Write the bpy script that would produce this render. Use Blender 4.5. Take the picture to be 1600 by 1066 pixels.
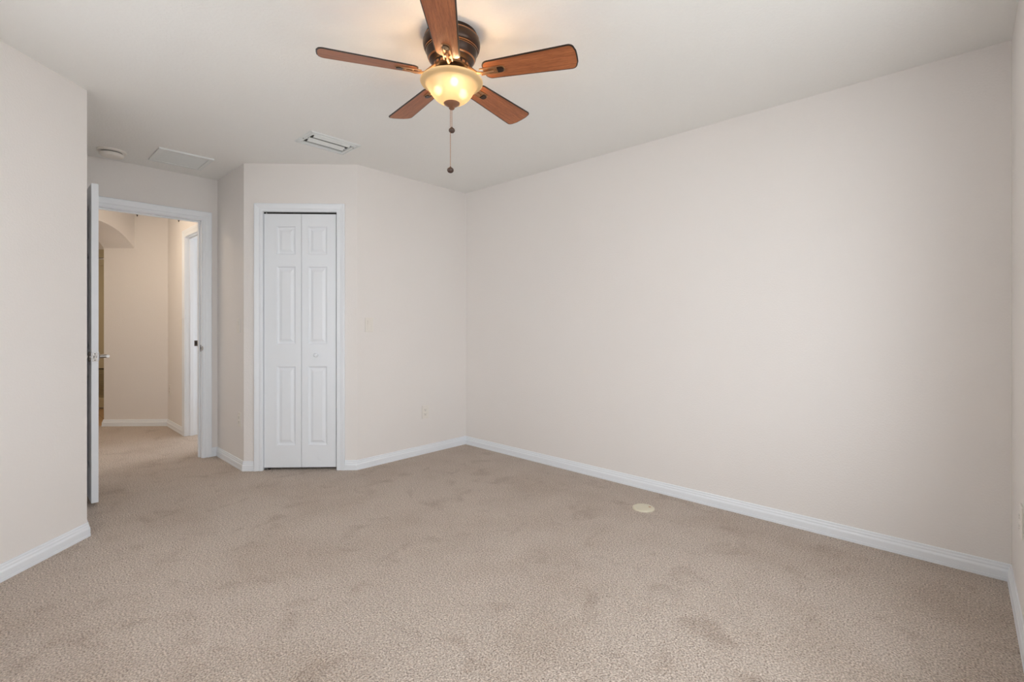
import bpy, bmesh, math, random
from mathutils import Vector, Matrix
random.seed(7)
S = bpy.context.scene
for o in list(bpy.data.objects):
    bpy.data.objects.remove(o, do_unlink=True)
COL = S.collection
PI = math.pi
H = 2.44                                     # ceiling height

# ------------------------------------------------------------------ camera
cam_d = bpy.data.cameras.new('camera')
cam_d.sensor_width = 36.0
cam_d.lens = 751.28 / 1600 * 36.0
cam_d.shift_y = -24.54 / 1600
cam_d.clip_start = 0.01
cam = bpy.data.objects.new('camera', cam_d)
COL.objects.link(cam)
cam.location = (0, 0, 1.1545)
cam.rotation_euler = (PI / 2, 0, math.atan2(.6824, .7310))
S.camera = cam

# ------------------------------------------------------------------ light and exposure
S.view_settings.view_transform = 'Standard'
S.view_settings.look = 'None'
S.view_settings.gamma = 1.0
S.view_settings.use_curve_mapping = False
S.view_settings.exposure = 0.0
SKY = 4.65
BULB = 140.0
HALL = 46.0
wd = bpy.data.worlds.new('sky')
S.world = wd
wd.use_nodes = True
bg = wd.node_tree.nodes['Background']
bg.inputs['Color'].default_value = (0.90, 0.95, 1.0, 1)
bg.inputs['Strength'].default_value = SKY

WIN = (-0.22, 2.32, 0.50, 2.12)               # window opening: y0, y1, z0, z1 in the wall x = .1675
WIN_FILL = (-2.66, -1.70, 0.62, 2.10)             # unseen window added for fill light: x0, x1, z0, z1 in the wall y = -.37
WIN3 = (-6.20, -5.10, 0.30, 2.08)             # side room window: x0, x1, z0, z1 in the wall y = 2.70


def portal(name, loc, rot, sx, sy):
    l = bpy.data.lights.new(name, 'AREA')
    l.shape = 'RECTANGLE'; l.size = sx; l.size_y = sy
    l.cycles.is_portal = True
    o = bpy.data.objects.new(name, l)
    COL.objects.link(o)
    o.location = loc; o.rotation_euler = rot


portal('window_portal', (.30, (WIN[0] + WIN[1]) / 2, (WIN[2] + WIN[3]) / 2), (0, PI / 2, 0), WIN[3] - WIN[2], WIN[1] - WIN[0])
portal('window_portal', ((WIN_FILL[0] + WIN_FILL[1]) / 2, -.50, (WIN_FILL[2] + WIN_FILL[3]) / 2), (PI / 2, 0, 0), WIN_FILL[1] - WIN_FILL[0], WIN_FILL[3] - WIN_FILL[2])
portal('window_portal', ((WIN3[0] + WIN3[1]) / 2, 2.80, (WIN3[2] + WIN3[3]) / 2), (-PI / 2, 0, 0), WIN3[1] - WIN3[0], WIN3[3] - WIN3[2])


# ------------------------------------------------------------------ materials
def new_mat(name):
    m = bpy.data.materials.new(name)
    m.use_nodes = True
    nt = m.node_tree
    return m, nt, nt.nodes['Principled BSDF']


def lin(r, g, b):
    f = lambda c: (c / 255 / 12.92) if c / 255 <= 0.04045 else ((c / 255 + .055) / 1.055) ** 2.4
    return (f(r), f(g), f(b), 1)


def simple(name, col, rough=.5, metal=0., spec=.5):
    m, nt, p = new_mat(name)
    p.inputs['Base Color'].default_value = col
    p.inputs['Roughness'].default_value = rough
    p.inputs['Metallic'].default_value = metal
    p.inputs['Specular IOR Level'].default_value = spec
    # a faint procedural unevenness so nothing is perfectly flat
    tc = nt.nodes.new('ShaderNodeTexCoord')
    nz = nt.nodes.new('ShaderNodeTexNoise')
    nz.inputs['Scale'].default_value = 60
    bp = nt.nodes.new('ShaderNodeBump')
    bp.inputs['Strength'].default_value = .02
    bp.inputs['Distance'].default_value = .002
    nt.links.new(tc.outputs['Object'], nz.inputs['Vector'])
    nt.links.new(nz.outputs['Fac'], bp.inputs['Height'])
    nt.links.new(bp.outputs['Normal'], p.inputs['Normal'])
    return m


def plaster(name, col, col2, scale, strength, dist):
    m, nt, p = new_mat(name)
    L = nt.links
    tc = nt.nodes.new('ShaderNodeTexCoord')
    n1 = nt.nodes.new('ShaderNodeTexNoise'); n1.inputs['Scale'].default_value = scale; n1.inputs['Detail'].default_value = 3
    n2 = nt.nodes.new('ShaderNodeTexNoise'); n2.inputs['Scale'].default_value = 1.3; n2.inputs['Detail'].default_value = 4
    mx = nt.nodes.new('ShaderNodeMix'); mx.data_type = 'RGBA'
    mx.inputs['A'].default_value = col; mx.inputs['B'].default_value = col2
    rp = nt.nodes.new('ShaderNodeValToRGB')
    rp.color_ramp.elements[0].position = .42; rp.color_ramp.elements[1].position = .62
    bp = nt.nodes.new('ShaderNodeBump'); bp.inputs['Strength'].default_value = strength; bp.inputs['Distance'].default_value = dist
    L.new(tc.outputs['Object'], n1.inputs['Vector']); L.new(tc.outputs['Object'], n2.inputs['Vector'])
    L.new(n2.outputs['Fac'], mx.inputs['Factor'])
    L.new(mx.outputs['Result'], p.inputs['Base Color'])
    L.new(n1.outputs['Fac'], rp.inputs['Fac']); L.new(rp.outputs['Color'], bp.inputs['Height'])
    L.new(bp.outputs['Normal'], p.inputs['Normal'])
    p.inputs['Roughness'].default_value = .75
    p.inputs['Specular IOR Level'].default_value = .2
    return m


M_WALL = plaster('wall_paint', lin(243, 237, 232), lin(245, 240, 236), 110, .22, .0015)
M_CEIL = plaster('ceiling_paint', lin(248, 246, 242), lin(250, 249, 246), 75, .35, .002)
M_TRIM = simple('trim_paint', lin(246, 249, 253), .35)
M_DOOR = simple('door_paint', lin(246, 249, 253), .38)
M_PLATE = simple('plate_plastic', lin(243, 237, 229), .35)
M_VENT = simple('vent_enamel', lin(240, 242, 240), .4)
M_CREAM = simple('cream_plastic', lin(222, 213, 190), .4)
M_NICKEL = simple('brushed_nickel', lin(158, 153, 148), .36, 1.)
M_BRONZE = simple('oil_rubbed_bronze', lin(74, 60, 53), .30, .8)
M_COPPER = simple('rubbed_copper_edge', lin(196, 140, 98), .3, 1.)
M_IRON = simple('lit_bracket_metal', lin(176, 132, 94), .42, .6)  # bracket metal lightened, reflected lamp light put into its colour
M_FINIAL = simple('aged_copper_finial', lin(150, 108, 84), .38, .55)
M_DUCT = simple('galvanised_duct', lin(120, 121, 117), .6)
M_KNOB = simple('chain_knob_wood', lin(78, 58, 48), .4)
M_DARK = simple('dark_gap', lin(22, 20, 18), .8)
M_UTIL = simple('utility_door_paint', lin(196, 184, 154), .5)
M_BLADE_EDGE = simple('blade_edge', lin(38, 26, 18), .4)


def carpet():
    m, nt, p = new_mat('carpet_pile')
    L = nt.links
    N = nt.nodes.new
    tc = N('ShaderNodeTexCoord')
    vor = N('ShaderNodeTexVoronoi'); vor.inputs['Scale'].default_value = 125
    fine = N('ShaderNodeTexNoise'); fine.inputs['Scale'].default_value = 150; fine.inputs['Detail'].default_value = 4
    mid = N('ShaderNodeTexNoise'); mid.inputs['Scale'].default_value = 5.0; mid.inputs['Detail'].default_value = 5; mid.inputs['Roughness'].default_value = .62
    mid.inputs['Distortion'].default_value = .6
    big = N('ShaderNodeTexNoise'); big.inputs['Scale'].default_value = 1.6; big.inputs['Detail'].default_value = 6; big.inputs['Roughness'].default_value = .6
    for t in (vor, fine, mid, big):
        L.new(tc.outputs['Object'], t.inputs['Vector'])
    r1 = N('ShaderNodeValToRGB')
    r1.color_ramp.elements[0].position = .30; r1.color_ramp.elements[0].color = lin(148, 130, 115)
    r1.color_ramp.elements[1].position = .66; r1.color_ramp.elements[1].color = lin(238, 222, 208)
    L.new(fine.outputs['Fac'], r1.inputs['Fac'])
    r2 = N('ShaderNodeValToRGB')
    r2.color_ramp.elements[0].position = .30; r2.color_ramp.elements[0].color = (.82, .79, .765, 1)
    r2.color_ramp.elements[1].position = .45; r2.color_ramp.elements[1].color = (1, 1, 1, 1)
    L.new(mid.outputs['Fac'], r2.inputs['Fac'])
    mu = N('ShaderNodeMix'); mu.data_type = 'RGBA'; mu.blend_type = 'MULTIPLY'; mu.inputs['Factor'].default_value = 1
    L.new(r1.outputs['Color'], mu.inputs['A']); L.new(r2.outputs['Color'], mu.inputs['B'])
    r3 = N('ShaderNodeValToRGB')
    r3.color_ramp.elements[0].position = .36; r3.color_ramp.elements[0].color = (.89, .865, .84, 1)
    r3.color_ramp.elements[1].position = .54; r3.color_ramp.elements[1].color = (1, 1, 1, 1)
    L.new(big.outputs['Fac'], r3.inputs['Fac'])
    mv = N('ShaderNodeMix'); mv.data_type = 'RGBA'; mv.blend_type = 'MULTIPLY'; mv.inputs['Factor'].default_value = 1
    L.new(mu.outputs['Result'], mv.inputs['A']); L.new(r3.outputs['Color'], mv.inputs['B'])
    L.new(mv.outputs['Result'], p.inputs['Base Color'])
    b1 = N('ShaderNodeBump'); b1.inputs['Strength'].default_value = .8; b1.inputs['Distance'].default_value = .008
    b2 = N('ShaderNodeBump'); b2.inputs['Strength'].default_value = .5; b2.inputs['Distance'].default_value = .03
    L.new(mid.outputs['Fac'], b2.inputs['Height'])
    ad = N('ShaderNodeMath'); ad.operation = 'SUBTRACT'
    L.new(fine.outputs['Fac'], ad.inputs[0]); L.new(vor.outputs['Distance'], ad.inputs[1])
    L.new(ad.outputs[0], b1.inputs['Height'])
    L.new(b2.outputs['Normal'], b1.inputs['Normal'])
    L.new(b1.outputs['Normal'], p.inputs['Normal'])
    p.inputs['Roughness'].default_value = .95
    p.inputs['Specular IOR Level'].default_value = .1
    p.inputs['Sheen Weight'].default_value = .15
    return m


def wood():
    m, nt, p = new_mat('fan_blade_wood')
    L = nt.links
    N = nt.nodes.new
    tc = N('ShaderNodeTexCoord')
    mp = N('ShaderNodeMapping'); mp.inputs['Scale'].default_value = (3, 45, 45)
    n1 = N('ShaderNodeTexNoise'); n1.inputs['Scale'].default_value = 2.2; n1.inputs['Detail'].default_value = 6; n1.inputs['Distortion'].default_value = .5
    mp2 = N('ShaderNodeMapping'); mp2.inputs['Scale'].default_value = (25, 320, 320)
    n2 = N('ShaderNodeTexNoise'); n2.inputs['Scale'].default_value = 1.5; n2.inputs['Detail'].default_value = 2
    L.new(tc.outputs['Object'], mp.inputs['Vector']); L.new(mp.outputs['Vector'], n1.inputs['Vector'])
    L.new(tc.outputs['Object'], mp2.inputs['Vector']); L.new(mp2.outputs['Vector'], n2.inputs['Vector'])
    r = N('ShaderNodeValToRGB')
    r.color_ramp.elements[0].position = .3; r.color_ramp.elements[0].color = lin(150, 84, 46)
    r.color_ramp.elements[1].position = .7; r.color_ramp.elements[1].color = lin(186, 112, 66)
    L.new(n1.outputs['Fac'], r.inputs['Fac'])
    r2 = N('ShaderNodeValToRGB')
    r2.color_ramp.elements[0].position = .33; r2.color_ramp.elements[0].color = (.72, .66, .6, 1)
    r2.color_ramp.elements[1].position = .5; r2.color_ramp.elements[1].color = (1, 1, 1, 1)
    L.new(n2.outputs['Fac'], r2.inputs['Fac'])
    mu = N('ShaderNodeMix'); mu.data_type = 'RGBA'; mu.blend_type = 'MULTIPLY'; mu.inputs['Factor'].default_value = 1
    L.new(r.outputs['Color'], mu.inputs['A']); L.new(r2.outputs['Color'], mu.inputs['B'])
    L.new(mu.outputs['Result'], p.inputs['Base Color'])
    p.inputs['Roughness'].default_value = .38
    return m


def amber_glass():
    m = bpy.data.materials.new('frosted_amber_glass')
    m.use_nodes = True
    nt = m.node_tree
    nt.nodes.clear()
    N = nt.nodes.new
    L = nt.links
    out = N('ShaderNodeOutputMaterial')
    tr = N('ShaderNodeBsdfTranslucent'); tr.inputs['Color'].default_value = (.25, .20, .13, 1)
    df = N('ShaderNodeBsdfDiffuse')
    nz = N('ShaderNodeTexNoise'); nz.inputs['Scale'].default_value = 14; nz.inputs['Detail'].default_value = 4
    tc = N('ShaderNodeTexCoord')
    rp = N('ShaderNodeValToRGB')
    rp.color_ramp.elements[0].color = lin(240, 212, 158); rp.color_ramp.elements[1].color = lin(250, 230, 188)
    L.new(tc.outputs['Object'], nz.inputs['Vector']); L.new(nz.outputs['Fac'], rp.inputs['Fac']); L.new(rp.outputs['Color'], df.inputs['Color'])
    rf = N('ShaderNodeBsdfRefraction'); rf.inputs['Roughness'].default_value = .50; rf.inputs['IOR'].default_value = 1.12
    rf.inputs['Color'].default_value = (.045, .042, .030, 1)
    m0 = N('ShaderNodeMixShader'); m0.inputs[0].default_value = .45
    L.new(tr.outputs[0], m0.inputs[1]); L.new(rf.outputs[0], m0.inputs[2])
    mx = N('ShaderNodeMixShader'); mx.inputs[0].default_value = .45
    L.new(m0.outputs[0], mx.inputs[1]); L.new(df.outputs[0], mx.inputs[2])
    gl = N('ShaderNodeBsdfGlossy'); gl.inputs['Roughness'].default_value = .25
    mg = N('ShaderNodeMixShader'); mg.inputs[0].default_value = .05
    L.new(mx.outputs[0], mg.inputs[1]); L.new(gl.outputs[0], mg.inputs[2])
    L.new(mg.outputs[0], out.inputs['Surface'])
    return m


def emitter(name, col, strength):
    m, nt, p = new_mat(name)
    p.inputs['Base Color'].default_value = col
    p.inputs['Emission Color'].default_value = col
    p.inputs['Emission Strength'].default_value = strength
    return m


def pane_glass():
    m = bpy.data.materials.new('window_glass')
    m.use_nodes = True
    nt = m.node_tree
    nt.nodes.clear()
    N = nt.nodes.new
    out = N('ShaderNodeOutputMaterial')
    t = N('ShaderNodeBsdfTransparent')
    g = N('ShaderNodeBsdfGlossy'); g.inputs['Roughness'].default_value = .02
    lw = N('ShaderNodeLayerWeight'); lw.inputs['Blend'].default_value = .5
    pw = N('ShaderNodeMath'); pw.operation = 'POWER'; pw.inputs[1].default_value = 5
    fr = N('ShaderNodeMath'); fr.operation = 'MULTIPLY_ADD'; fr.inputs[1].default_value = .9; fr.inputs[2].default_value = .04
    nt.links.new(lw.outputs['Facing'], pw.inputs[0]); nt.links.new(pw.outputs[0], fr.inputs[0])
    mx = N('ShaderNodeMixShader')
    nt.links.new(fr.outputs[0], mx.inputs[0]); nt.links.new(t.outputs[0], mx.inputs[1]); nt.links.new(g.outputs[0], mx.inputs[2])
    nt.links.new(mx.outputs[0], out.inputs['Surface'])
    return m


def tile():
    m, nt, p = new_mat('hall_tile')
    br = nt.nodes.new('ShaderNodeTexBrick')
    tc = nt.nodes.new('ShaderNodeTexCoord')
    br.inputs['Color1'].default_value = lin(196, 160, 116); br.inputs['Color2'].default_value = lin(188, 152, 110)
    br.inputs['Mortar'].default_value = lin(160, 132, 98)
    br.inputs['Scale'].default_value = 1.0; br.inputs['Brick Width'].default_value = .45; br.inputs['Row Height'].default_value = .45
    br.inputs['Mortar Size'].default_value = .004; br.offset = 0
    nt.links.new(tc.outputs['Object'], br.inputs['Vector']); nt.links.new(br.outputs['Color'], p.inputs['Base Color'])
    p.inputs['Roughness'].default_value = .4
    return m


M_CARPET = carpet()
M_WOOD = wood()
M_AMBER = amber_glass()
M_BULB = emitter('lit_bulb', (1.0, .72, .43, 1), BULB)
M_HALLGLOW = emitter('lit_hall_diffuser', (1.0, .83, .63, 1), HALL)
M_GLASS = pane_glass()
M_TILE = tile()
M_GROUND = simple('concrete_outside', lin(226, 224, 220), .9)


# ------------------------------------------------------------------ mesh helpers
class MB:
    """collects geometry and links it as ONE mesh object"""
    def __init__(self):
        self.v = []; self.f = []; self.mi = []; self.sm = []

    def add(self, verts, faces, mi=0, smooth=False, mat=None):
        b = len(self.v)
        if mat is not None:
            verts = [mat @ Vector(v) for v in verts]
        self.v += [tuple(v) for v in verts]
        for f in faces:
            self.f.append(tuple(b + i for i in f)); self.mi.append(mi); self.sm.append(smooth)
        return self

    def box(self, x0, x1, y0, y1, z0, z1, bev=0., mi=0, mat=None, seg=2):
        if bev <= 0:
            vs = [(x, y, z) for z in (z0, z1) for y in (y0, y1) for x in (x0, x1)]
            return self.add(vs, [(0, 2, 3, 1), (4, 5, 7, 6), (0, 1, 5, 4), (2, 6, 7, 3), (0, 4, 6, 2), (1, 3, 7, 5)], mi, False, mat)
        bm = bmesh.new()
        bmesh.ops.create_cube(bm, size=1)
        for v in bm.verts:
            v.co = Vector(((x0 + x1) / 2 + v.co.x * (x1 - x0), (y0 + y1) / 2 + v.co.y * (y1 - y0), (z0 + z1) / 2 + v.co.z * (z1 - z0)))
        bmesh.ops.bevel(bm, geom=bm.edges[:], offset=bev, segments=seg, affect='EDGES', profile=.5)
        bm.verts.index_update()
        self.add([v.co.copy() for v in bm.verts], [[v.index for v in f.verts] for f in bm.faces], mi, False, mat)
        bm.free()
        return self

    def lathe(self, prof, n=48, mi=0, mat=None, smooth=True, caps=True, mis=None):
        """prof: list of (radius, z) from top to bottom"""
        vs = []
        for r, z in prof:
            for k in range(n):
                a = 2 * PI * k / n
                vs.append((r * math.cos(a), r * math.sin(a), z))
        b = len(self.v)
        for i in range(len(prof) - 1):
            fs = [(i * n + k, (i + 1) * n + k, (i + 1) * n + (k + 1) % n, i * n + (k + 1) % n) for k in range(n)]
            if i == 0:
                self.add(vs, fs, mis[i] if mis else mi, smooth, mat)
            else:
                for f in fs:
                    self.f.append(tuple(b + q for q in f)); self.mi.append(mis[i] if mis else mi); self.sm.append(smooth)
        if caps:
            for i, fl in ((0, False), (len(prof) - 1, True)):
                if prof[i][0] > 1e-5:
                    ring = [b + i * n + k for k in range(n)]
                    self.f.append(tuple(ring[::-1] if fl else ring)); self.mi.append(mi); self.sm.append(False)
        return self

    def tube(self, pts, r, n=12, mi=0, mat=None, rs=None):
        pts = [Vector(p) for p in pts]
        vs = []
        up = Vector((0, 0, 1))
        for i, p in enumerate(pts):
            d = (pts[min(i + 1, len(pts) - 1)] - pts[max(i - 1, 0)]).normalized()
            a = d.cross(up)
            if a.length < 1e-3:
                a = d.cross(Vector((0, 1, 0)))
            a.normalize()
            c = d.cross(a).normalized()
            rr = rs[i] if rs else r
            for k in range(n):
                t = 2 * PI * k / n
                vs.append(p + a * (rr * math.cos(t)) + c * (rr * math.sin(t)))
        fs = []
        for i in range(len(pts) - 1):
            fs += [(i * n + k, i * n + (k + 1) % n, (i + 1) * n + (k + 1) % n, (i + 1) * n + k) for k in range(n)]
        fs.append(tuple(range(n))[::-1]); fs.append(tuple((len(pts) - 1) * n + k for k in range(n)))
        return self.add(vs, fs, mi, True, mat)

    def prism(self, poly, z0, z1, mi=0, mat=None):
        n = len(poly)
        vs = [(x, y, z0) for x, y in poly] + [(x, y, z1) for x, y in poly]
        fs = [tuple(range(n))[::-1], tuple(range(n, 2 * n))] + [(k, (k + 1) % n, n + (k + 1) % n, n + k) for k in range(n)]
        return self.add(vs, fs, mi, False, mat)

    def sphere(self, c, r, n=16, mi=0, mat=None, sz=1.):
        prof = [(max(1e-6, r * math.sin(PI * i / (n // 2))), r * sz * math.cos(PI * i / (n // 2))) for i in range(n // 2 + 1)]
        T = Matrix.Translation(c)
        return self.lathe(prof, n, mi, (mat @ T) if mat else T, True, False)

    def build(self, name, mats, parent=None, loc=None, rotz=None):
        me = bpy.data.meshes.new(name)
        me.from_pydata([tuple(v) for v in self.v], [], self.f)
        mats = mats if isinstance(mats, (list, tuple)) else [mats]
        for m in mats:
            me.materials.append(m)
        for p, mi, s in zip(me.polygons, self.mi, self.sm):
            p.material_index = mi; p.use_smooth = s
        bm = bmesh.new(); bm.from_mesh(me)
        bmesh.ops.recalc_face_normals(bm, faces=bm.faces[:])
        bm.to_mesh(me); bm.free()
        if any(self.sm):
            try:
                me.set_sharp_from_angle(angle=math.radians(40))
            except Exception:
                pass
        me.update()
        o = bpy.data.objects.new(name, me)
        COL.objects.link(o)
        if parent is not None:
            o.parent = parent
        if loc is not None:
            o.location = loc
        if rotz is not None:
            o.rotation_euler = (0, 0, rotz)
        return o


def tag(o, label, cat, group=None, kind=None):
    o['label'] = label; o['category'] = cat
    if group: o['group'] = group
    if kind: o['kind'] = kind
    return o


def empty(name, loc, rotz, label, cat, group=None, kind=None):
    o = bpy.data.objects.new(name, None)
    COL.objects.link(o)
    o.empty_display_size = .05
    o.location = loc; o.rotation_euler = (0, 0, rotz)
    return tag(o, label, cat, group, kind)


def struct(name, mb, mats, label, cat):
    return tag(mb.build(name, mats), label, cat, kind='structure')


# ------------------------------------------------------------------ plan of the place (metres, camera above the origin)
s2 = math.sqrt(.5)
pS = (.1675, 3.118); pP = (-3.530, 3.118); pQ = (-3.530, 1.963); pR = (-4.157, 1.336); pT = (-4.823, 1.336)
pV = (-4.823, .336); pU = (-3.491, .336); pW = (-2.785, -.370); pL = (.1675, -.370)
room = [pS, pP, pQ, pR, pT, pV, pU, pW, pL]
ROOM_NAMES = [('wall_right', 'long blank off-white wall along the right of the room'),
              ('wall_back', 'short off-white wall between the closet and the long right wall'),
              ('wall_closet', 'angled off-white wall holding the narrow closet door'),
              ('wall_alcove', 'shaded narrow off-white wall between closet and entry door'),
              ('wall_entry', 'off-white wall around the open entry doorway'),
              ('wall_recess', 'off-white wall behind the opened entry door'),
              ('wall_left', 'angled off-white wall at the left edge of the room'),
              ('wall_front', 'off-white wall behind the camera'),
              ('wall_window', 'off-white window wall at the extreme right edge')]
DOOR_Y0, DOOR_Y1, DOOR_Z = .450, 1.212, 2.066     # entry opening, inside its jambs
CL0, CL1, CLZ = .1512, .7288, 2.056               # closet opening along the angled wall, measured from pR
JT = .018                                         # jamb board thickness


def wall_normals(poly, closed):
    n = len(poly)
    segs = n if closed else n - 1
    out = []
    for i in range(segs):
        a = Vector(poly[i]); b = Vector(poly[(i + 1) % n])
        d = (b - a).normalized()
        out.append(Vector((-d.y, d.x)))
    return out


def offset_pt(poly, norms, i, closed, t):
    """vertex i moved t towards the inside (negative: outside), mitred"""
    n = len(poly)
    v = Vector(poly[i])
    if not closed and i == 0: return v + norms[0] * t
    if not closed and i == n - 1: return v + norms[-1] * t
    a = norms[i - 1]; b = norms[i % len(norms)]
    return v + (a + b) * (t / (1 + a.dot(b)))


def build_walls(poly, closed, names, thick, openings):
    norms = wall_normals(poly, closed)
    n = len(poly)
    for i, nm in enumerate(norms):
        a = Vector(poly[i]); b = Vector(poly[(i + 1) % n])
        ao = offset_pt(poly, norms, i, closed, -thick); bo = offset_pt(poly, norms, (i + 1) % n, closed, -thick)
        Ln = (b - a).length
        d = (b - a).normalized()
        mb = MB()

        def piece(s0, s1, z0, z1):
            f0 = a + d * s0; f1 = a + d * s1
            k0 = ao if s0 <= 1e-6 else f0 - nm * thick
            k1 = bo if s1 >= Ln - 1e-6 else f1 - nm * thick
            mb.prism([tuple(f0), tuple(f1), tuple(k1), tuple(k0)], z0, z1)
        ops = sorted(openings.get(i, []))
        s = 0.
        for (o0, o1, z0, z1) in ops:
            if o0 > s: piece(s, o0, 0, H)
            if z1 < H: piece(o0, o1, z1, H)
            if z0 > 0: piece(o0, o1, 0, z0)
            s = o1
        piece(s, Ln, 0, H)
        struct(names[i][0], mb, M_WALL, names[i][1], 'wall')


qr_len = (Vector(pQ) - Vector(pR)).length
build_walls(room, True, ROOM_NAMES, .11, {
    2: [(qr_len - CL1 - JT, qr_len - CL0 + JT, 0, CLZ + JT)],
    4: [(pT[1] - DOOR_Y1 - JT, pT[1] - DOOR_Y0 + JT, 0, DOOR_Z + JT)],
    7: [(WIN_FILL[0] - pW[0], WIN_FILL[1] - pW[0], WIN_FILL[2], WIN_FILL[3])],
    8: [(WIN[0] - pL[1], WIN[1] - pL[1], WIN[2], WIN[3])],
})

# hallway beyond the entry door
ARCH_T = .34
hG = Vector((-6.923, 1.075))
hF2 = (-6.658, 1.340)
hF1 = tuple(hG + Vector((-s2, -s2)) * ARCH_T)
hb = tuple(Vector(hF1) + Vector((-s2, s2)) * 1.2)
hc = tuple(Vector(hb) + Vector((-s2, -s2)) * 2.0)
hd = (-7.66, -1.40)
he = tuple(Vector((-6.184, .336)) + Vector((-s2, -s2)) * ARCH_T)
hg = (-6.184, .336)
hall = [(-4.933, 1.340), hF2, hF1, hb, hc, hd, he, hg, (-4.933, .336)]
HALL_NAMES = [('wall_hall_right', 'warm lit hallway wall with a second doorway, seen through the entry door'),
              ('wall_hall_end', 'pale wall at the end of the hallway seen through the entry door'),
              ('wall_hall_corner', 'short hallway wall hidden beyond the arch'),
              ('wall_hall_utility', 'wall beyond the arch that holds the louvred utility door'),
              ('wall_hall_passage', 'hidden side wall of the passage beyond the arch'),
              ('wall_hall_bend', 'hidden wall where the passage meets the arch'),
              ('wall_hall_pier', 'hidden pier on the left of the hallway arch'),
              ('wall_hall_left', 'hidden left wall of the hallway')]
SD0, SD1, SDZ = -5.89, -5.10, 2.066               # side doorway in the right hallway wall (x range)
build_walls(hall, False, HALL_NAMES, .11, {0: [(-4.933 - SD1 - JT, -4.933 - SD0 + JT, 0, SDZ + JT)]})
side = [(-4.99, 1.45), (-4.99, 2.70), (-6.45, 2.70), (-6.45, 1.45)]
build_walls(side, False, [('wall_side_room_%s' % k, 'hidden wall of the side room off the hallway, %s' % k) for k in ('near', 'end', 'far')], .06,
            {1: [(-4.99 - WIN3[1], -4.99 - WIN3[0], WIN3[2], WIN3[3])]})

# the arch over the passage
mb = MB()
Ls = 1.046; rise = .21; zs = 2.038
Rr = ((Ls / 2) ** 2 + rise ** 2) / (2 * rise)
nA = 28
cur = []
for k in range(nA + 1):
    L_ = Ls * k / nA
    z = zs + rise - Rr + math.sqrt(max(0, Rr * Rr - (L_ - Ls / 2) ** 2))
    cur.append((L_, z))
vs = []
for dep in (0., ARCH_T):
    for L_, z in cur:
        p = hG + Vector((s2, -s2)) * L_ + Vector((-s2, -s2)) * dep
        vs.append((p.x, p.y, z)); vs.append((p.x, p.y, H))
fs = []
o2 = 2 * (nA + 1)
for k in range(nA):
    i = 2 * k
    fs += [(i, i + 2, i + 3, i + 1), (o2 + i, o2 + i + 1, o2 + i + 3, o2 + i + 2), (i, o2 + i, o2 + i + 2, i + 2), (i + 1, i + 3, o2 + i + 3, o2 + i + 1)]
fs += [(0, 1, o2 + 1, o2), (2 * nA, o2 + 2 * nA, o2 + 2 * nA + 1, 2 * nA + 1)]
mb.add(vs, fs)
struct('wall_hall_arch', mb, M_WALL, 'arched plaster header over the passage at the left of the hallway', 'arch')

# floors and ceiling
mb = MB(); mb.prism([(.1675, -1.7), (.1675, 3.118), (-4.922, 3.118), (-9.5, -1.46), (-9.5, -1.7)], -.10, 0)
struct('floor', mb, M_CARPET, 'beige cut-pile carpet over the bedroom and hallway floor', 'carpet')
mb = MB(); mb.prism([(-4.922, 3.118), (-9.5, 3.118), (-9.5, -1.46)], -.10, -.001)
struct('floor.001', mb, M_TILE, 'tan tiled floor beyond the hallway arch', 'tile floor')
DUCT = (-3.345, -3.167, 1.446, 1.737)            # hole above the supply vent: x0, x1, y0, y1
mb = MB()
for a, b, c0, c1 in ((-9.6, DUCT[0], -1.8, 3.228), (DUCT[1], .2775, -1.8, 3.228), (DUCT[0], DUCT[1], -1.8, DUCT[2]), (DUCT[0], DUCT[1], DUCT[3], 3.228)):
    mb.prism([(a, c0), (b, c0), (b, c1), (a, c1)], H, H + .1)
struct('ceiling', mb, M_CEIL, 'off-white textured ceiling above the room and hallway', 'ceiling')
mb = MB(); mb.prism([(.6, -14), (24, -14), (24, 17), (.6, 17)], -.35, -.25)
struct('ground', mb, M_GROUND, 'pale paved ground outside the window', 'ground')


# ------------------------------------------------------------------ baseboards
BB = [(0, .077), (.005, .077), (.0065, .073), (.0065, .066), (.0095, .060), (.0095, .052), (.0125, .047), (.0140, .042), (.0140, .017), (.0125, .0155), (.0150, .0135), (.0150, 0.), (0, 0.)]


def baseboards(path, names, closed=False):
    norms = wall_normals(path, closed)
    for i in range(len(norms)):
        mb = MB()
        vs = []
        for e in (i, i + 1):
            for d, z in BB:
                p = offset_pt(path, norms, e, closed, d)
                vs.append((p.x, p.y, z))
        n = len(BB)
        fs = [(k, (k + 1) % n, n + (k + 1) % n, n + k) for k in range(n)]
        fs += [tuple(range(n)), tuple(range(n, 2 * n))[::-1]]
        mb.add(vs, fs)
        struct(names[i][0], mb, M_TRIM, names[i][1], 'baseboard')


def on_closet(s, dy=0.):
    """point on the angled wall s metres from pR; dy into the closet"""
    return Vector((pR[0] + s * s2 - dy * s2, pR[1] + s * s2 + dy * s2))


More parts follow.
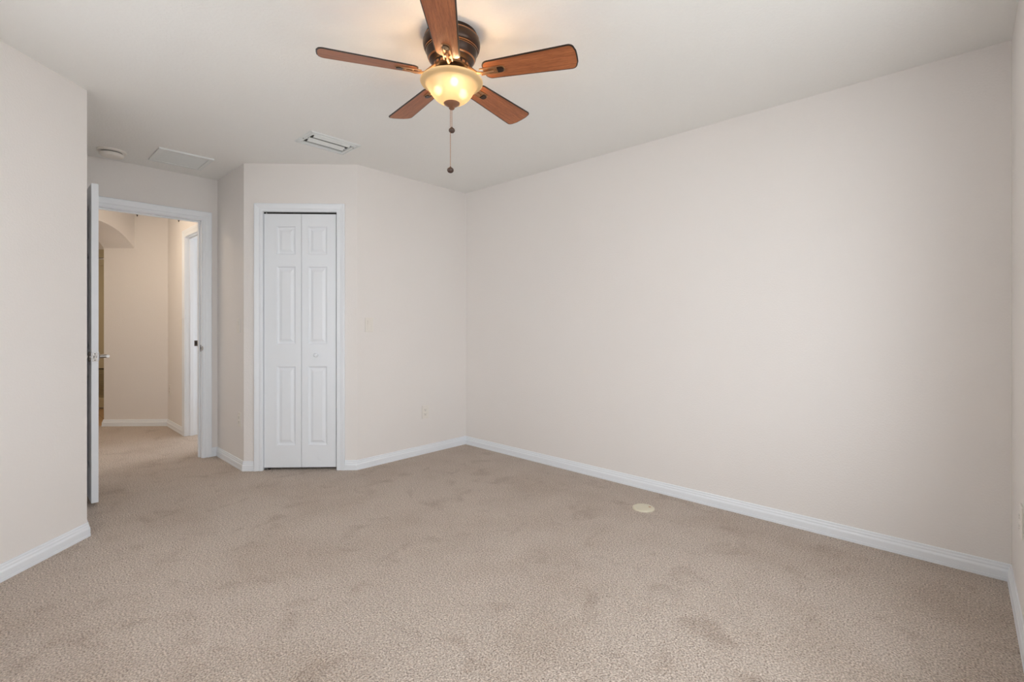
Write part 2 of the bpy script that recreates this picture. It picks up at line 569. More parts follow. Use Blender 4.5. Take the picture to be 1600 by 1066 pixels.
CAS = .066                                        # casing width
baseboards([(-4.823, DOOR_Y0 - .074), pV, pU, pW, pL, pS, pP, pQ, tuple(on_closet(CL1 + CAS))],
           [('baseboard_entry', 'short white baseboard beside the hidden side of the entry door'),
            ('baseboard_recess', 'white baseboard behind the opened entry door'),
            ('baseboard_left', 'white baseboard under the angled wall at the left edge'),
            ('baseboard_front', 'white baseboard behind the camera'),
            ('baseboard_window', 'white baseboard at the extreme right edge under the window wall'),
            ('baseboard_right', 'long white baseboard running along the blank right wall'),
            ('baseboard_back', 'white baseboard between the closet corner and the far corner'),
            ('baseboard_closet', 'short white baseboard right of the closet door casing')])
baseboards([tuple(on_closet(CL0 - CAS)), pR, pT, (-4.823, DOOR_Y1 + .074)],
           [('baseboard_closet_left', 'stub of white baseboard left of the closet door casing'),
            ('baseboard_alcove', 'white baseboard under the shaded wall between closet and entry door'),
            ('baseboard_corner', 'tiny stub of white baseboard right of the entry casing')])
baseboards([(SD0 - .074, 1.340), hF2, hF1, hb],
           [('baseboard_hall_right', 'short white baseboard on the right hallway wall'),
            ('baseboard_hall_end', 'white baseboard across the end wall of the hallway'),
            ('baseboard_hall_corner', 'white baseboard just beyond the hallway arch')])
baseboards([hg, (-4.933, .336)], [('baseboard_hall_left', 'hidden white baseboard on the left hallway wall')])


# ------------------------------------------------------------------ casings and jambs (local frame: x along the wall, y into the wall, z up)
def casing_mb(x0, x1, zt, w):
    prof = [(0, 0), (0, .010), (.004, .0125), (.018, .0135), (.024, .0110), (.032, .0125), (.044, .0160), (w - .004, .0185), (w, .0165), (w, 0)]
    mb = MB()
    vs = []
    for u, t in prof:
        vs += [(x0 - u, -t, 0), (x0 - u, -t, zt + u), (x1 + u, -t, zt + u), (x1 + u, -t, 0)]
    fs = []
    for i in range(len(prof) - 1):
        for k in range(3):
            fs.append((i * 4 + k, i * 4 + k + 1, (i + 1) * 4 + k + 1, (i + 1) * 4 + k))
    n = len(prof)
    fs.append(tuple(i * 4 for i in range(n))); fs.append(tuple(i * 4 + 3 for i in range(n)))
    mb.add(vs, fs)
    return mb


def jamb_mb(x0, x1, zt, depth, stop=None):
    mb = MB()
    mb.box(x0 - JT, x0, 0, depth, 0, zt, .0015)
    mb.box(x1, x1 + JT, 0, depth, 0, zt, .0015)
    mb.box(x0 - JT, x1 + JT, 0, depth, zt, zt + JT, .0015)
    if stop:
        a, b = stop
        mb.box(x0, x0 + .011, a, b, 0, zt, .002); mb.box(x1 - .011, x1, a, b, 0, zt, .002)
        mb.box(x0 + .011, x1 - .011, a, b, zt - .011, zt, .002)
    return mb


def strike_mb(x, y0, y1, z, side):
    """metal strike plate on a jamb face at x, facing `side`"""
    mb = MB()
    mb.box(min(x, x + side * .0016), max(x, x + side * .0016), y0, y1, z - .029, z + .029, .0006)
    mb.box(min(x + side * .0016, x + side * .002), max(x + side * .0016, x + side * .002), (y0 + y1) / 2 - .007, (y0 + y1) / 2 + .007, z - .012, z + .012, 0, 1)
    return mb


# entry door: local x runs along -y of the room (seen from the room, left to right is +y) -> use frame with x = +y world, y = -x world
ENTRY = (-4.823, 0, 0)
rotE = PI / 2            # local x -> world +y, local y -> world -x
c = casing_mb(DOOR_Y0 - .006, DOOR_Y1 + .006, DOOR_Z + .006, .070).build('trim_1', M_TRIM, None, ENTRY, rotE)
tag(c, 'white moulded casing around the open entry doorway', 'door casing', kind='structure')
j = jamb_mb(DOOR_Y0, DOOR_Y1, DOOR_Z, .11, (.040, .075)).build('trim_2', M_TRIM, None, ENTRY, rotE)
tag(j, 'white inner jamb lining the open entry doorway', 'door jamb', kind='structure')
st = strike_mb(DOOR_Y1, .002, .032, .955, -1)
st.lathe([(.0001, 0), (.020, 0), (.020, .003), (.0001, .003)], 20, 0, Matrix.Translation((DOOR_Y1 + .004, -.011, .955)) @ Matrix.Rotation(PI / 2, 4, 'X') @ Matrix.Scale(.35, 4, (1, 0, 0)), True, False)
so = st.build('strike_plate', [M_NICKEL, M_DARK], j); so['label'] = 'dull metal strike plate on the right entry jamb'
# two small dark catches under the head jamb
for yy in (.780, 1.065):
    k = MB().box(yy - .006, yy + .006, .078, .090, DOOR_Z - .014, DOOR_Z + .001, .002).box(yy - .003, yy + .003, .081, .087, DOOR_Z - .024, DOOR_Z - .012, .001).build('door_catch', M_KNOB, j)
    k['label'] = 'small dark catch under the head of the entry doorway'
c = casing_mb(DOOR_Y0 - .006, DOOR_Y1 + .006, DOOR_Z + .006, .070)
c = c.build('trim_3', M_TRIM, None, (-4.933, 0, 0), rotE); c.scale = (1, -1, 1)
tag(c, 'white casing on the hallway side of the entry doorway', 'door casing', kind='structure')

# side doorway in the hallway (wall faces -y; local x = world x, local y = world y)
c = casing_mb(SD0 - .004, SD1 + .004, SDZ + .004, .070).build('trim_4', M_TRIM, None, (0, 1.340, 0), 0)
tag(c, 'white moulded casing of the second doorway along the hallway', 'door casing', kind='structure')
j = jamb_mb(SD0, SD1, SDZ, .115, (.035, .070)).build('trim_5', M_TRIM, None, (0, 1.340, 0), 0)
tag(j, 'white jamb inside the second doorway along the hallway', 'door jamb', kind='structure')
so = strike_mb(SD0, .076, .106, .965, 1).build('strike_plate', [M_BRONZE, M_DARK], j); so['label'] = 'small brassy strike plate on the hallway door jamb'

# closet casing: local x along the angled wall from pR, y into the closet
rotC = PI / 4
CLOSET = (pR[0], pR[1], 0)
c = casing_mb(CL0 - .001, CL1 + .001, CLZ + .001, CAS - .002).build('trim_6', M_TRIM, None, CLOSET, rotC)
tag(c, 'white moulded casing around the narrow closet door', 'door casing', kind='structure')
j = jamb_mb(CL0, CL1, CLZ, .11).build('trim_7', M_TRIM, None, CLOSET, rotC)
tag(j, 'white jamb lining the narrow closet opening', 'door jamb', kind='structure')
# dark closet interior behind the bifold door
mb = MB()
mb.box(CL0 - .15, CL1 + .15, .50, .53, 0, H)
mb.box(CL0 - .18, CL0 - .15, .115, .53, 0, H); mb.box(CL1 + .15, CL1 + .18, .115, .53, 0, H)
ci = mb.build('wall_closet_inside', M_WALL, None, CLOSET, rotC)
tag(ci, 'unlit walls inside the closet behind the folding door', 'wall', kind='structure')


# ------------------------------------------------------------------ panelled doors
def panelled(mb, x0, x1, z0, z1, y0, y1, xcols, zrows, mi=0):
    """slab with raised panels on both faces; xcols/zrows: panel ranges; front face at y0, back at y1"""
    xs = sorted({x0, x1} | {v for c_ in xcols for v in c_}); zs_ = sorted({z0, z1} | {v for r_ in zrows for v in r_})
    prof = [(0, 0), (.003, .006), (.008, .0105), (.014, .0120), (.019, .0120), (.038, .0040), (.041, .0036)]
    for yy, sg in ((y0, 1), (y1, -1)):
        for i in range(len(xs) - 1):
            for k in range(len(zs_) - 1):
                a, b, c_, d = xs[i], xs[i + 1], zs_[k], zs_[k + 1]
                if (a, b) in xcols and (c_, d) in zrows:
                    vs = []
                    for u, t in prof:
                        vs += [(a + u, yy + sg * t, c_ + u), (b - u, yy + sg * t, c_ + u), (b - u, yy + sg * t, d - u), (a + u, yy + sg * t, d - u)]
                    fs = []
                    for q in range(len(prof) - 1):
                        for e in range(4):
                            fs.append((q * 4 + e, q * 4 + (e + 1) % 4, (q + 1) * 4 + (e + 1) % 4, (q + 1) * 4 + e))
                    q = len(prof) - 1
                    fs.append((q * 4, q * 4 + 1, q * 4 + 2, q * 4 + 3))
                    mb.add(vs, fs, mi)
                else:
                    mb.add([(a, yy, c_), (b, yy, c_), (b, yy, d), (a, yy, d)], [(0, 1, 2, 3)], mi)
    mb.add([(x0, y0, z0), (x1, y0, z0), (x1, y1, z0), (x0, y1, z0), (x0, y0, z1), (x1, y0, z1), (x1, y1, z1), (x0, y1, z1)],
           [(0, 1, 2, 3), (4, 5, 6, 7), (0, 3, 7, 4), (1, 2, 6, 5)], mi)
    return mb


def weld(o, dist=.0003):
    bm = bmesh.new(); bm.from_mesh(o.data)
    bmesh.ops.remove_doubles(bm, verts=bm.verts[:], dist=dist)
    bmesh.ops.recalc_face_normals(bm, faces=bm.faces[:])
    bm.to_mesh(o.data); bm.free()


rows = [(.198, .826), (1.006, 1.622), (1.720, 1.941)]
bif = empty('door_2', CLOSET, rotC, 'white narrow folding closet door with raised panels and a round knob', 'closet door', kind='structure')
mid = .4485
lf = panelled(MB(), CL0 + .004, mid - .0016, .022, CLZ - .014, .006, .036, [(.2545, .4010)], rows).build('door_leaf', M_DOOR, bif)
weld(lf); lf['label'] = 'left folding leaf of the white closet door'
rf = panelled(MB(), mid + .0016, CL1 - .008, .022, CLZ - .014, .006, .036, [(.5005, .6490)], rows).build('door_leaf', M_DOOR, bif)
weld(rf); rf['label'] = 'right folding leaf of the white closet door, with the knob'
kb = MB().lathe([(.0001, .036), (.006, .0355), (.0115, .034), (.0155, .029), (.0165, .023), (.0145, .0175), (.0095, .013), (.0075, .008), (.0085, .003), (.0125, .001), (.0125, 0)], 28, 0,
                Matrix.Translation((.570, .006, .917)) @ Matrix.Rotation(PI / 2, 4, 'X'))
kb = kb.build('door_knob', M_DOOR, rf); kb['label'] = 'small round white knob'
MB().box(CL0, CL1, .012, .040, CLZ - .012, CLZ).build('gap_shade_track', M_DARK, bif)  # track coloured near black so the gap above the leaves reads as shade
# top pivot pin and floor pivot bracket at the left jamb
pv = MB().tube([(CL0 + .022, .009, CLZ - .016), (CL0 + .022, .009, CLZ)], .004, 10).build('pivot_pin', M_NICKEL, bif)
pv['label'] = 'metal pivot pin above the left leaf'
pv = MB().box(CL0, CL0 + .045, .010, .032, 0, .006, .001).tube([(CL0 + .024, .021, .004), (CL0 + .024, .021, .024)], .005, 10).build('pivot_bracket', M_NICKEL, bif)
pv['label'] = 'metal pivot bracket under the left leaf'

# entry door leaf, swung a right angle into the room; local x from hinge towards the latch edge = world +x
LEAF_W = .762
ed = empty('door_1', (-4.797, .409, 0), 0, 'white panelled entry door standing open, seen edge on', 'door', kind='structure')
d1 = panelled(MB(), 0, LEAF_W, .022, 2.058, 0, .035, [(.112, .346), (.416, .650)], [(.22, .83), (.99, 1.62), (1.72, 1.94)]).build('door_leaf', M_DOOR, ed)
weld(d1)
zl = .952
xl = LEAF_W - .062
for sg, y_ in ((-1, 0.), (1, .035)):
    T = Matrix.Translation((xl, y_, zl)) @ Matrix.Rotation(-sg * PI / 2, 4, 'X')     # local +z points away from the leaf
    m_ = MB().lathe([(.0001, .012), (.018, .0118), (.027, .0095), (.0320, .005), (.0325, 0)], 32, 0, T)
    m_.lathe([(.0001, .050), (.0105, .050), (.0108, .030), (.0115, .012), (.0115, .008)], 20, 0, T)
    yy = y_ + sg * (.052 if sg > 0 else .046)
    m_.tube([(xl + .012, yy, zl), (xl, yy, zl), (xl - .04, yy, zl), (xl - .085, yy - sg * .004, zl + .001), (xl - .112, yy - sg * .012, zl + .001)], .009, 14, 0, None, [.0095, .0112, .0105, .0095, .0080])
    lv = m_.build('lever_handle', M_NICKEL, d1); lv['label'] = 'brushed nickel lever handle'
m_ = MB().box(LEAF_W, LEAF_W + .0015, .005, .030, zl - .028, zl + .028, .0005)
m_.box(LEAF_W + .0015, LEAF_W + .0020, .014, .021, zl + .017, zl + .023, 0, 1).box(LEAF_W + .0015, LEAF_W + .0020, .014, .021, zl - .023, zl - .017, 0, 1)
m_.box(LEAF_W + .001, LEAF_W + .011, .011, .024, zl - .009, zl + .009, .003)
lp = m_.build('latch_plate', [M_NICKEL, M_KNOB], d1); lp['label'] = 'brushed nickel latch plate on the door edge'
for zz in (.25, 1.05, 1.85):
    hg_ = MB().tube([(-.008, .040, zz - .045), (-.008, .040, zz + .045)], .006, 12).box(-.0075, .030, .035, .0368, zz - .044, zz + .044).build('hinge', M_NICKEL, ed)
    hg_['label'] = 'nickel butt hinge'

# side room door in the hallway, opened into the side room
sd = empty('door_3', (SD1 - .02, 1.46, 0), PI / 2, 'hidden white door of the side room off the hallway', 'door', kind='structure')
d3 = panelled(MB(), 0, .74, .022, 2.045, 0, .035, [(.10, .33), (.41, .64)], [(.22, .83), (.99, 1.62), (1.72, 1.94)]).build('door_leaf', M_DOOR, sd)
weld(d3)
# louvred utility door beyond the arch (wall hb->hc, faces the hallway)
ua = math.atan2(s2, s2)
ub = Vector(hc) + (Vector(hb) - Vector(hc)).normalized() * .62
ut = empty('door_4', (ub.x, ub.y, 0), ua, 'sliver of an olive tan louvred door beyond the hallway arch', 'utility door', kind='structure')
W4 = .95
xo = .26
m_ = MB()
m_.box(xo, xo + .10, -.035, 0, .02, 2.20, .003); m_.box(xo + W4 - .10, xo + W4, -.035, 0, .02, 2.20, .003)
for a, b in ((.02, .16), (.56, .72), (1.98, 2.06), (2.09, 2.20)):
    m_.box(xo + .10, xo + W4 - .10, -.035, 0, a, b, .003)
m_.box(xo + .10, xo + W4 - .10, -.022, -.010, .72, 1.98, 0)
for k in range(15):
    z = .175 + k * .0255
    m_.box(-.40, .40, -.0025, .0025, -.016, .016, 0, 0, Matrix.Translation((xo + W4 / 2, -.018, z)) @ Matrix.Rotation(.7, 4, 'X'))
m_.box(xo + .10, xo + W4 - .10, -.004, 0, .16, .56, 0, 1)
m_.build('door_leaf', [M_UTIL, M_DARK], ut)

# ------------------------------------------------------------------ window behind the camera
def build_window(name, loc, rotz, u0, u1, z0, z1, label):
    """local x points outdoors, local y runs along the wall"""
    wn = empty(name, loc, rotz, label, 'window', kind='structure')
    fr = MB()
    fr.box(.05, .105, u0, u0 + .04, z0, z1, .003); fr.box(.05, .105, u1 - .04, u1, z0, z1, .003)
    fr.box(.05, .105, u0 + .04, u1 - .04, z0, z0 + .04, .003); fr.box(.05, .105, u0 + .04, u1 - .04, z1 - .04, z1, .003)
    um = (u0 + u1) / 2
    fr.box(.05, .105, um - .03, um + .03, z0 + .04, z1 - .04, .003)
    fr.build('window_frame', M_TRIM, wn)
    for a, b in ((u0 + .04, um - .03), (um + .03, u1 - .04)):
        sa = MB(); zm = (z0 + z1) / 2
        sa.box(.060, .085, a, b, zm - .02, zm + .02, .003); sa.box(.060, .085, a, a + .025, z0 + .04, z1 - .04, .002); sa.box(.060, .085, b - .025, b, z0 + .04, z1 - .04, .002)
        sh = sa.build('sash', M_TRIM, wn)
        MB().box(.071, .074, a + .02, b - .02, z0 + .035, z1 - .035).build('pane', M_GLASS, sh)
    MB().box(0, .05, u0, u1, z0, z0 + .012, .003).build('window_sill', M_TRIM, wn)


build_window('window_1', (.1675, 0, 0), 0, WIN[0], WIN[1], WIN[2], WIN[3], 'wide double window in the wall behind the camera, out of frame')
build_window('window_fill', (0, -.370, 0), -PI / 2, WIN_FILL[0], WIN_FILL[1], WIN_FILL[2], WIN_FILL[3], 'second window added to the front wall for fill light, out of frame')
build_window('window_3', (0, 2.70, 0), PI / 2, -WIN3[1], -WIN3[0], WIN3[2], WIN3[3], 'window of the side room, out of sight')


# ------------------------------------------------------------------ switches and outlets (local: x along wall, -y out of the wall, z up)
def plate_mb(w=.072, h=.117):
    m_ = MB()
    m_.box(-w / 2, w / 2, -.006, 0, -h / 2, h / 2, .0022)
    return m_


def rocker_switch(loc, rotz, label, group=None, screw=False):
    t = empty('light_switch', loc, rotz, label, 'light switch', group)
    plate_mb().build('switch_plate', M_PLATE, t)
    m_ = MB()
    m_.box(-.0185, -.0165, -.0072, -.004, -.036, .036, .0004); m_.box(.0165, .0185, -.0072, -.004, -.036, .036, .0004)
    m_.box(-.0185, .0185, -.0072, -.004, .034, .036, .0004); m_.box(-.0185, .0185, -.0072, -.004, -.036, -.034, .0004)
    m_.add([(-.016, -.0060, -.0335), (.016, -.0060, -.0335), (.016, -.0070, 0), (-.016, -.0070, 0), (.016, -.0105, .0335), (-.016, -.0105, .0335),
            (-.016, -.004, -.0335), (.016, -.004, -.0335), (.016, -.004, .0335), (-.016, -.004, .0335)],
           [(0, 1, 2, 3), (3, 2, 4, 5), (6, 7, 1, 0), (5, 4, 8, 9), (0, 3, 5, 9, 6), (1, 7, 8, 4, 2)])
    m_.build('rocker', M_PLATE, t)
    for z in (.0475, -.0475):
        s_ = MB().lathe([(.0001, .0072), (.0025, .0070), (.003, .006), (.003, .004)], 12, 0, Matrix.Translation((0, 0, z)) @ Matrix.Rotation(PI / 2, 4, 'X'))
        s_.build('plate_screw', M_PLATE, t)
    return t


def duplex_outlet(loc, rotz, label, group=None):
    t = empty('wall_outlet', loc, rotz, label, 'outlet', group)
    plate_mb().build('outlet_plate', M_PLATE, t)
    for z in (.0195, -.0195):
        m_ = MB()
        m_.box(-.0165, .0165, -.0085, -.004, z - .0140, z + .0140, .003)
        m_.box(-.0078, -.0060, -.0088, -.0080, z - .0030, z + .0060, 0, 1); m_.box(.0058, .0074, -.0088, -.0080, z - .0020, z + .0050, 0, 1)
        m_.lathe([(.0001, .0088), (.0026, .0088), (.0026, .0075)], 10, 1, Matrix.Translation((0, 0, z - .0085)) @ Matrix.Rotation(PI / 2, 4, 'X'), False)
        m_.build('socket', [M_PLATE, M_DARK], t)
    MB().lathe([(.0001, .0072), (.0025, .0070), (.003, .006), (.003, .004)], 12, 0, Matrix.Rotation(PI / 2, 4, 'X')).build('plate_screw', M_PLATE, t)
    return t


# rotations: wall facing -y -> 0; wall facing +x -> local -y must be +x: rotz = +90deg
rocker_switch((pP[0], 2.071, 1.159), PI / 2, 'white rocker light switch on the bright wall right of the closet')
rocker_switch((-4.271, pR[1], 1.152), 0, 'white rocker light switch on the shaded wall beside the closet corner')
duplex_outlet((pP[0], 2.632, .375), PI / 2, 'white outlet low on the bright wall near the far corner')
duplex_outlet((-4.245, pR[1], .395), 0, 'white outlet low on the shaded wall beside the closet corner')
duplex_outlet((pS[0], 2.600, .425), -PI / 2, 'white outlet cut by the extreme right edge of the picture')
rocker_switch((-6.077, 1.340, 1.165), 0, 'light switch on the hallway wall seen through the entry doorway')
duplex_outlet((-6.545, 1.340, .425), 0, 'faint outlet low on the hallway wall seen through the entry doorway')

# round floor outlet cover near the right wall
fo = empty('floor_outlet', (-1.463, 2.781, 0), .4, 'round cream floor outlet cover on the carpet near the right wall', 'floor outlet')
MB().lathe([(.0001, .010), (.058, .0098), (.063, .008), (.067, .004), (.068, 0)], 48).build('cover', M_CREAM, fo)
m_ = MB()
m_.lathe([(.0001, .0108), (.007, .0108), (.0085, .0096)], 20, 0, Matrix.Translation((.038, .012, 0)), True, False)
m_.build('screw', M_COPPER, fo)
MB().lathe([(.044, .0098), (.0445, .0108), (.0465, .0108), (.047, .0096)], 48, 0, Matrix.Translation((-.006, 0, 0)), True, False).build('lid_ring', M_CREAM, fo)

# ------------------------------------------------------------------ ceiling registers and detector
vx0, vx1, vy0, vy1 = -3.385, -3.127, 1.413, 1.770
va = empty('air_vent', ((vx0 + vx1) / 2, (vy0 + vy1) / 2, H), 0, 'white louvred air supply vent on the ceiling above the closet', 'air vent')
hx, hy = (vx1 - vx0) / 2, (vy1 - vy0) / 2
m_ = MB()
fw = .040
for a in ((-hx, hx, -hy, -hy + fw * .8), (-hx, hx, hy - fw * .8, hy), (-hx, -hx + fw, -hy + fw * .8, hy - fw * .8), (hx - fw, hx, -hy + fw * .8, hy - fw * .8)):
    m_.box(a[0], a[1], a[2], a[3], -.004, 0)
# raised inner bead of the flange
for a in ((-hx + fw - .008, hx - fw + .008, -hy + fw * .8 - .008, -hy + fw * .8), (-hx + fw - .008, hx - fw + .008, hy - fw * .8, hy - fw * .8 + .008),
          (-hx + fw - .008, -hx + fw, -hy + fw * .8, hy - fw * .8), (hx - fw, hx - fw + .008, -hy + fw * .8, hy - fw * .8)):
    m_.box(a[0], a[1], a[2], a[3], -.010, -.003, .002)
# thin turned-down lip round the rim
for a in ((-hx, hx, -hy, -hy + .003), (-hx, hx, hy - .003, hy), (-hx, -hx + .003, -hy, hy), (hx - .003, hx, -hy, hy)):
    m_.box(a[0], a[1], a[2], a[3], -.009, -.005)
m_.build('vent_frame', M_VENT, va)
# dark sheet-metal duct boot above the frame
m_ = MB()
ex, ey = hx - fw, hy - fw * .8
m_.box(-ex, ex, -ey, ey, .094, .098)
for a in ((-ex, -ex + .002, -ey, ey), (ex - .002, ex, -ey, ey), (-ex, ex, -ey, -ey + .002), (-ex, ex, ey - .002, ey)):
    m_.box(a[0], a[1], a[2], a[3], .0005, .094)
m_.build('duct_boot', M_DUCT, va)
for xc in (.087, -.008):
    m_ = MB()
    n = 10
    low = []
    for q in range(n + 1):
        t = q / n
        low.append((xc - .042 * t, .004 - .015 * math.sin(t * PI / 2 * 1.05) ** 1.5))
    vs = []
    for e in (-1, 1):
        for px, pz in low: vs.append((px, e * (ey - .016), pz))
    for e in (-1, 1):
        for px, pz in low: vs.append((px + .0004, e * (ey - .016), pz + .0014))
    N1 = n + 1
    fs = []
    for q in range(n):
        fs += [(q, q + 1, N1 + q + 1, N1 + q), (2 * N1 + q, 3 * N1 + q, 3 * N1 + q + 1, 2 * N1 + q + 1), (q, 2 * N1 + q, 2 * N1 + q + 1, q + 1), (N1 + q, N1 + q + 1, 3 * N1 + q + 1, 3 * N1 + q)]
    fs += [(0, N1, 3 * N1, 2 * N1), (n, 2 * N1 + n, 3 * N1 + n, N1 + n)]
    m_.add(vs, fs, 0, True)
    # small pivot tabs that carry the blade at both ends
    for e in (-1, 1):
        ya, yb = sorted((e * (ey - .018), e * (ey - .001)))
        m_.box(xc - .020, xc - .016, ya, yb, -.004, .002)
    m_.build('vent_blade', M_VENT, va)
for yy, xx in ((-hy + .016, -.03), (hy - .016, .05)):
    MB().lathe([(.0001, -.0085), (.004, -.008), (.0045, -.006)], 12, 0, Matrix.Translation((xx, yy, 0)), True, False).build('vent_screw', M_NICKEL, va)

rx0, rx1, ry0, ry1 = -4.585, -4.218, .797, 1.147
rg = empty('return_grille', ((rx0 + rx1) / 2, (ry0 + ry1) / 2, H), 0, 'flat white return air grille on the ceiling before the entry door', 'air grille')
hx, hy = (rx1 - rx0) / 2, (ry1 - ry0) / 2
m_ = MB()
fw = .030
for a in ((-hx, hx, -hy, -hy + fw), (-hx, hx, hy - fw, hy), (-hx, -hx + fw, -hy + fw, hy - fw), (hx - fw, hx, -hy + fw, hy - fw)):
    m_.box(a[0], a[1], a[2], a[3], -.011, 0)
m_.build('grille_frame', M_VENT, rg)
m_ = MB()
nsl = 24
for k in range(nsl):
    xx = -hx + fw + (2 * hx - 2 * fw) * (k + .5) / nsl
    m_.box(-.0058, .0058, -hy + fw, hy - fw, -.0006, .0006, 0, 0, Matrix.Translation((xx, 0, -.0058)) @ Matrix.Rotation(.06, 4, 'Y'))
sl = m_.build('grille_slats', M_VENT, rg)
MB().box(-hx + fw, hx - fw, -hy + fw, hy - fw, -.0012, -.0002).build('filter', M_VENT, rg)

sm = empty('smoke_detector', (-4.575, .577, H), 0, 'round white smoke detector on the ceiling above the open entry door', 'smoke detector')
MB().lathe([(.088, 0), (.088, -.006), (.085, -.010), (.070, -.012), (.066, -.014)], 56).build('mounting_ring', M_PLATE, sm)
MB().lathe([(.0640, -.012), (.0640, -.023)], 56, 0, None, True, False).build('vent_slot', M_DARK, sm)
MB().lathe([(.0690, -.0200), (.0715, -.024), (.0705, -.034), (.065, -.043), (.050, -.0475), (.030, -.0495), (.0001, -.050)], 56).build('detector_body', M_PLATE, sm)

# hallway ceiling light (out of frame, gives the warm glow in the hall)
hl = empty('ceiling_light', (-5.74, .58, H), 0, 'flush ceiling light in the hallway, out of sight above the doorway', 'ceiling light')
MB().lathe([(.13, 0), (.13, -.018), (.122, -.022), (.118, -.022)], 40).build('light_base', M_NICKEL, hl)
MB().lathe([(.124, -.016), (.122, -.026), (.110, -.033), (.070, -.038), (.0001, -.040)], 40, 0, None, True, False).build('diffuser', M_HALLGLOW, hl)

passage_fill = empty('ceiling_light', (-7.75, .02, H), 0, 'flush ceiling light added to brighten the passage beyond the hallway arch, out of sight', 'ceiling light')  # added lamp, lifts the louvred door beyond the arch
MB().lathe([(.13, 0), (.13, -.018), (.122, -.022), (.118, -.022)], 40).build('light_base', M_NICKEL, passage_fill)
MB().lathe([(.124, -.016), (.122, -.026), (.110, -.033), (.070, -.038), (.0001, -.040)], 40, 0, None, True, False).build('diffuser', M_HALLGLOW, passage_fill)

# ------------------------------------------------------------------ ceiling fan
FX, FY = -1.650, 1.376
fan = empty('ceiling_fan', (FX, FY, H), 0, 'hugger ceiling fan with five brown wood blades and a lit amber glass bowl', 'ceiling fan')
prof = [(.112, 0), (.112, -.0150), (.1135, -.0165), (.1195, -.0180), (.1215, -.0205), (.1195, -.0225), (.1225, -.026), (.1262, -.036), (.1262, -.046), (.1235, -.060),
        (.1185, -.067), (.1155, -.0685), (.1175, -.0705), (.1175, -.0735), (.1130, -.076), (.1135, -.0785), (.1120, -.082), (.1075, -.100), (.1030, -.108),
        (.1030, -.1105), (.1000, -.1125), (.0985, -.1155), (.0940, -.119), (.0860, -.127), (.0800, -.129), (.0790, -.133)]
cop = {3, 4, 11, 12, 14, 19, 20}
mis = [1 if i in cop else 0 for i in range(len(prof) - 1)]
MB().lathe(prof, 72, 0, None, True, True, mis).build('motor_housing', [M_BRONZE, M_COPPER], fan)
# rotating flywheel with cooling slots
m_ = MB().lathe([(.077, -.131), (.079, -.136), (.079, -.146), (.074, -.151), (.050, -.153)], 56)
for k in range(20):
    a = 2 * PI * k / 20
    m_.box(.0788, .0800, -.007, .007, -.146, -.137, 0, 1, Matrix.Rotation(a, 4, 'Z'))
m_.build('flywheel', [M_BRONZE, M_COPPER], fan)

TH0 = math.radians(26.64)
BZ = 2.262 - H
PITCH = math.radians(12.5)


def blade_outline(r0, r1, w0, w1, rc):
    """closed outline in the blade's own x (outwards) / y plane"""
    pts = []
    def arc(cx, cy, a0, a1, r, n=8):
        for q in range(n + 1):
            a = a0 + (a1 - a0) * q / n
            pts.append((cx + r * math.cos(a), cy + r * math.sin(a)))
    # tip: gently bowed end with rounded corners
    arc(r1 - rc, -w1 + rc, -PI / 2, -.12, rc)
    for q in range(1, 8):
        y = -w1 + rc + (2 * w1 - 2 * rc) * q / 8
        pts.append((r1 + .006 * (1 - (y / w1) ** 2), y))
    arc(r1 - rc, w1 - rc, .12, PI / 2, rc)
    # root: chamfered round shoulders
    arc(r0 + .030, w0 - .030, PI / 2, PI, .030)
    arc(r0 + .030, -w0 + .030, PI, 1.5 * PI, .030)
    return pts


def make_blade():
    outl = blade_outline(.150, .553, .052, .0675, .026)
    n = len(outl)
    cx_ = sum(p[0] for p in outl) / n
    th = .0055
    inner = []
    ed = .0052
    for i in range(n):
        a = Vector(outl[i - 1]); b = Vector(outl[i]); c_ = Vector(outl[(i + 1) % n])
        d = (c_ - a).normalized()
        nn = Vector((-d.y, d.x))
        inner.append(tuple(b + nn * ed))
    m_ = MB()
    e = .0012
    lo = [(x, y, -th / 2 + e) for x, y in outl]; hi = [(x, y, th / 2 - e) for x, y in outl]
    li = [(x, y, -th / 2) for x, y in inner]; hi_i = [(x, y, th / 2) for x, y in inner]
    m_.add(lo + hi, [(k, (k + 1) % n, n + (k + 1) % n, n + k) for k in range(n)], 1)
    m_.add(li + lo, [(k, (k + 1) % n, n + (k + 1) % n, n + k) for k in range(n)], 1)
    m_.add(hi + hi_i, [(k, (k + 1) % n, n + (k + 1) % n, n + k) for k in range(n)], 1)
    m_.add(li, [tuple(range(n))[::-1]], 0)
    m_.add(hi_i, [tuple(range(n))], 0)
    return m_


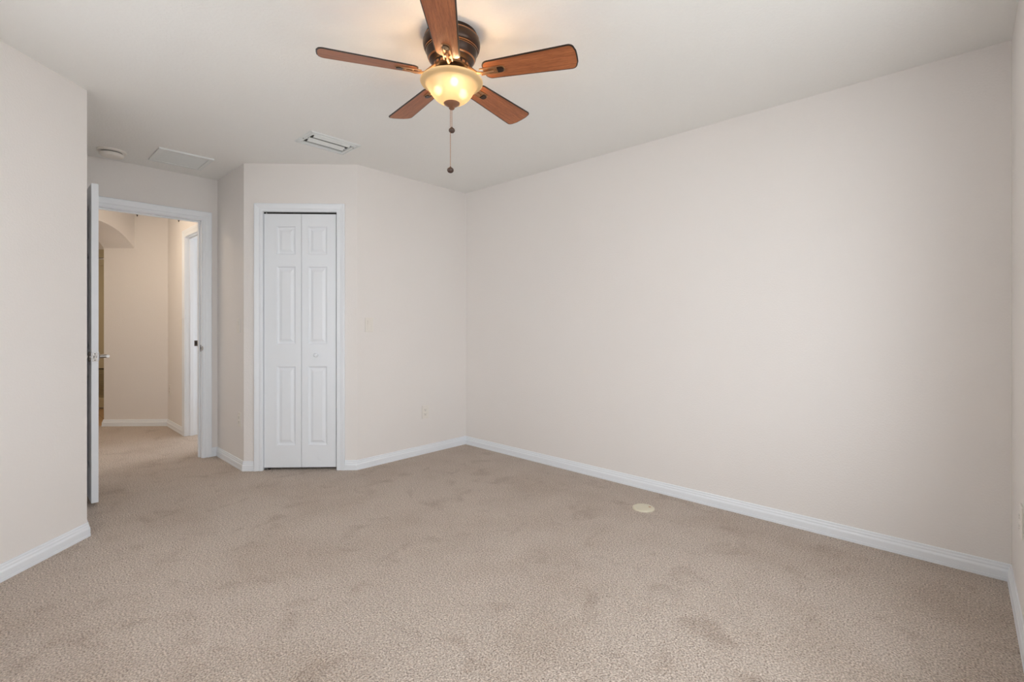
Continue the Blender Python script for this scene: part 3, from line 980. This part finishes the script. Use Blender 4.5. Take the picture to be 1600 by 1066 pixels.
def make_iron():
    """bracket from the flywheel to the underside of the blade, in the blade's own frame"""
    m_ = MB()
    zb = -.0030
    # padded foot on the blade: flat tongue with a rounded raised end
    n = 10
    out = [(.150, -.019)] + [(.232 + .016 * math.cos(a), .019 * math.sin(a)) for a in [(-PI / 2 + PI * q / n) for q in range(n + 1)]] + [(.150, .019)]
    m_.prism(out, zb - .003, zb, 2)
    out = [(.214, -.0135)] + [(.230 + .012 * math.cos(a), .0135 * math.sin(a)) for a in [(-PI / 2 + PI * q / n) for q in range(n + 1)]] + [(.214, .0135)]
    m_.prism(out, zb - .007, zb - .003, 0)
    # two raised ribs along the tongue
    for sy in (-1, 1):
        m_.box(.135, .222, sy * .0175 - .0022, sy * .0175 + .0022, zb - .0055, zb, .001, 2)
    # arm dropping to the flywheel
    m_.tube([(.196, 0, zb - .006), (.160, 0, zb - .010), (.120, 0, zb - .004), (.090, 0, .020), (.074, 0, .034)], .005, 12, 2, None, [.004, .0055, .006, .006, .006])
    for xs_, ys_ in ((.172, .010), (.172, -.010), (.205, 0)):
        m_.lathe([(.0001, zb - .0072), (.004, zb - .0065), (.0048, zb - .004)], 12, 1, Matrix.Translation((xs_, ys_, 0)), True, False)
    return m_


blade0 = make_blade().build('fan_blade', [M_WOOD, M_BLADE_EDGE], fan)
iron0 = make_iron().build('blade_iron', [M_BRONZE, M_COPPER, M_IRON], blade0)
iron0['label'] = 'bronze bracket holding the blade'
for k in range(5):
    if k == 0:
        b_ = blade0
    else:
        b_ = blade0.copy(); COL.objects.link(b_); b_.parent = fan
        i_ = iron0.copy(); COL.objects.link(i_); i_.parent = b_
    a = TH0 + 2 * PI * k / 5
    b_.matrix_local = Matrix.Translation((0, 0, BZ)) @ Matrix.Rotation(a, 4, 'Z') @ Matrix.Rotation(-PITCH, 4, 'X')

# light kit
RIM = 2.236 - H
MB().lathe([(.048, -.150), (.048, -.168), (.060, -.172), (.062, -.180), (.054, -.184)], 48).build('light_fitter', M_BRONZE, fan)
bowl = [(.1340, RIM), (.1372, RIM - .0015), (.1380, RIM - .0050), (.1360, RIM - .0090), (.1290, RIM - .0130), (.1190, RIM - .0165), (.1135, RIM - .0195), (.1090, RIM - .0260),
        (.1035, RIM - .034), (.0980, RIM - .043), (.0915, RIM - .054), (.0835, RIM - .066), (.0725, RIM - .078), (.0585, RIM - .088), (.0415, RIM - .096), (.0220, RIM - .1005), (.0060, RIM - .102)]
gb = MB()
gb.lathe(bowl, 72, 0, None, True, False)
gb.build('glass_bowl', M_AMBER, fan)
for k in range(3):
    a = math.radians(-30 + 120 * k)
    bx, by = .058 * math.cos(a), .058 * math.sin(a)
    MB().sphere((bx, by, RIM - .028), .0155, 20, 0, None, 1.15).build('light_bulb', M_BULB, fan)
    MB().lathe([(.012, RIM + .014), (.013, RIM - .008), (.011, RIM - .010)], 16, 0, Matrix.Translation((bx, by, 0))).build('lamp_socket', M_BRONZE, fan)
MB().tube([(0, 0, -.180), (0, 0, RIM - .104)], .004, 10).build('centre_rod', M_BRONZE, fan)
fz = RIM - .102
MB().lathe([(.0345, fz + .0080), (.0355, fz + .0045), (.0330, fz + .0005), (.0240, fz - .006), (.0150, fz - .011), (.0120, fz - .014), (.0130, fz - .018), (.0095, fz - .022), (.0040, fz - .024), (.0001, fz - .0245)], 40).build('finial', M_FINIAL, fan)


def chain(x, y, ztop, zbot, kr):
    m_ = MB()
    n = int((ztop - zbot) / .0042)
    m_.tube([(x, y, ztop), (x, y, zbot)], .0009, 6)
    for q in range(n):
        m_.sphere((x, y, ztop - .0042 * (q + .5)), .0016, 6)
    c_ = m_.build('pull_chain', M_COPPER, fan)
    kb_ = MB().sphere((x, y, zbot - kr * .8), kr, 20, 0, None, .86).lathe([(.003, zbot + .004), (.0045, zbot - .002), (.004, zbot - .006)], 12, 0, Matrix.Translation((x, y, 0))).build('pull_knob', M_KNOB, c_)
    kb_['label'] = 'dark round pull knob'
    return c_


cx_, cy_ = .731, -.6824     # unit vector to the right as the camera sees it
e1 = chain(-.0075 * cx_, .0075 * .6824, fz - .018, 2.033 - H, .0140); e1['label'] = 'shorter pull chain'
e2 = chain(-.0030 * cx_ - .006 * .6824, .0030 * .6824 - .006 * .731, fz - .020, 1.855 - H, .0148); e2['label'] = 'longer pull chain'
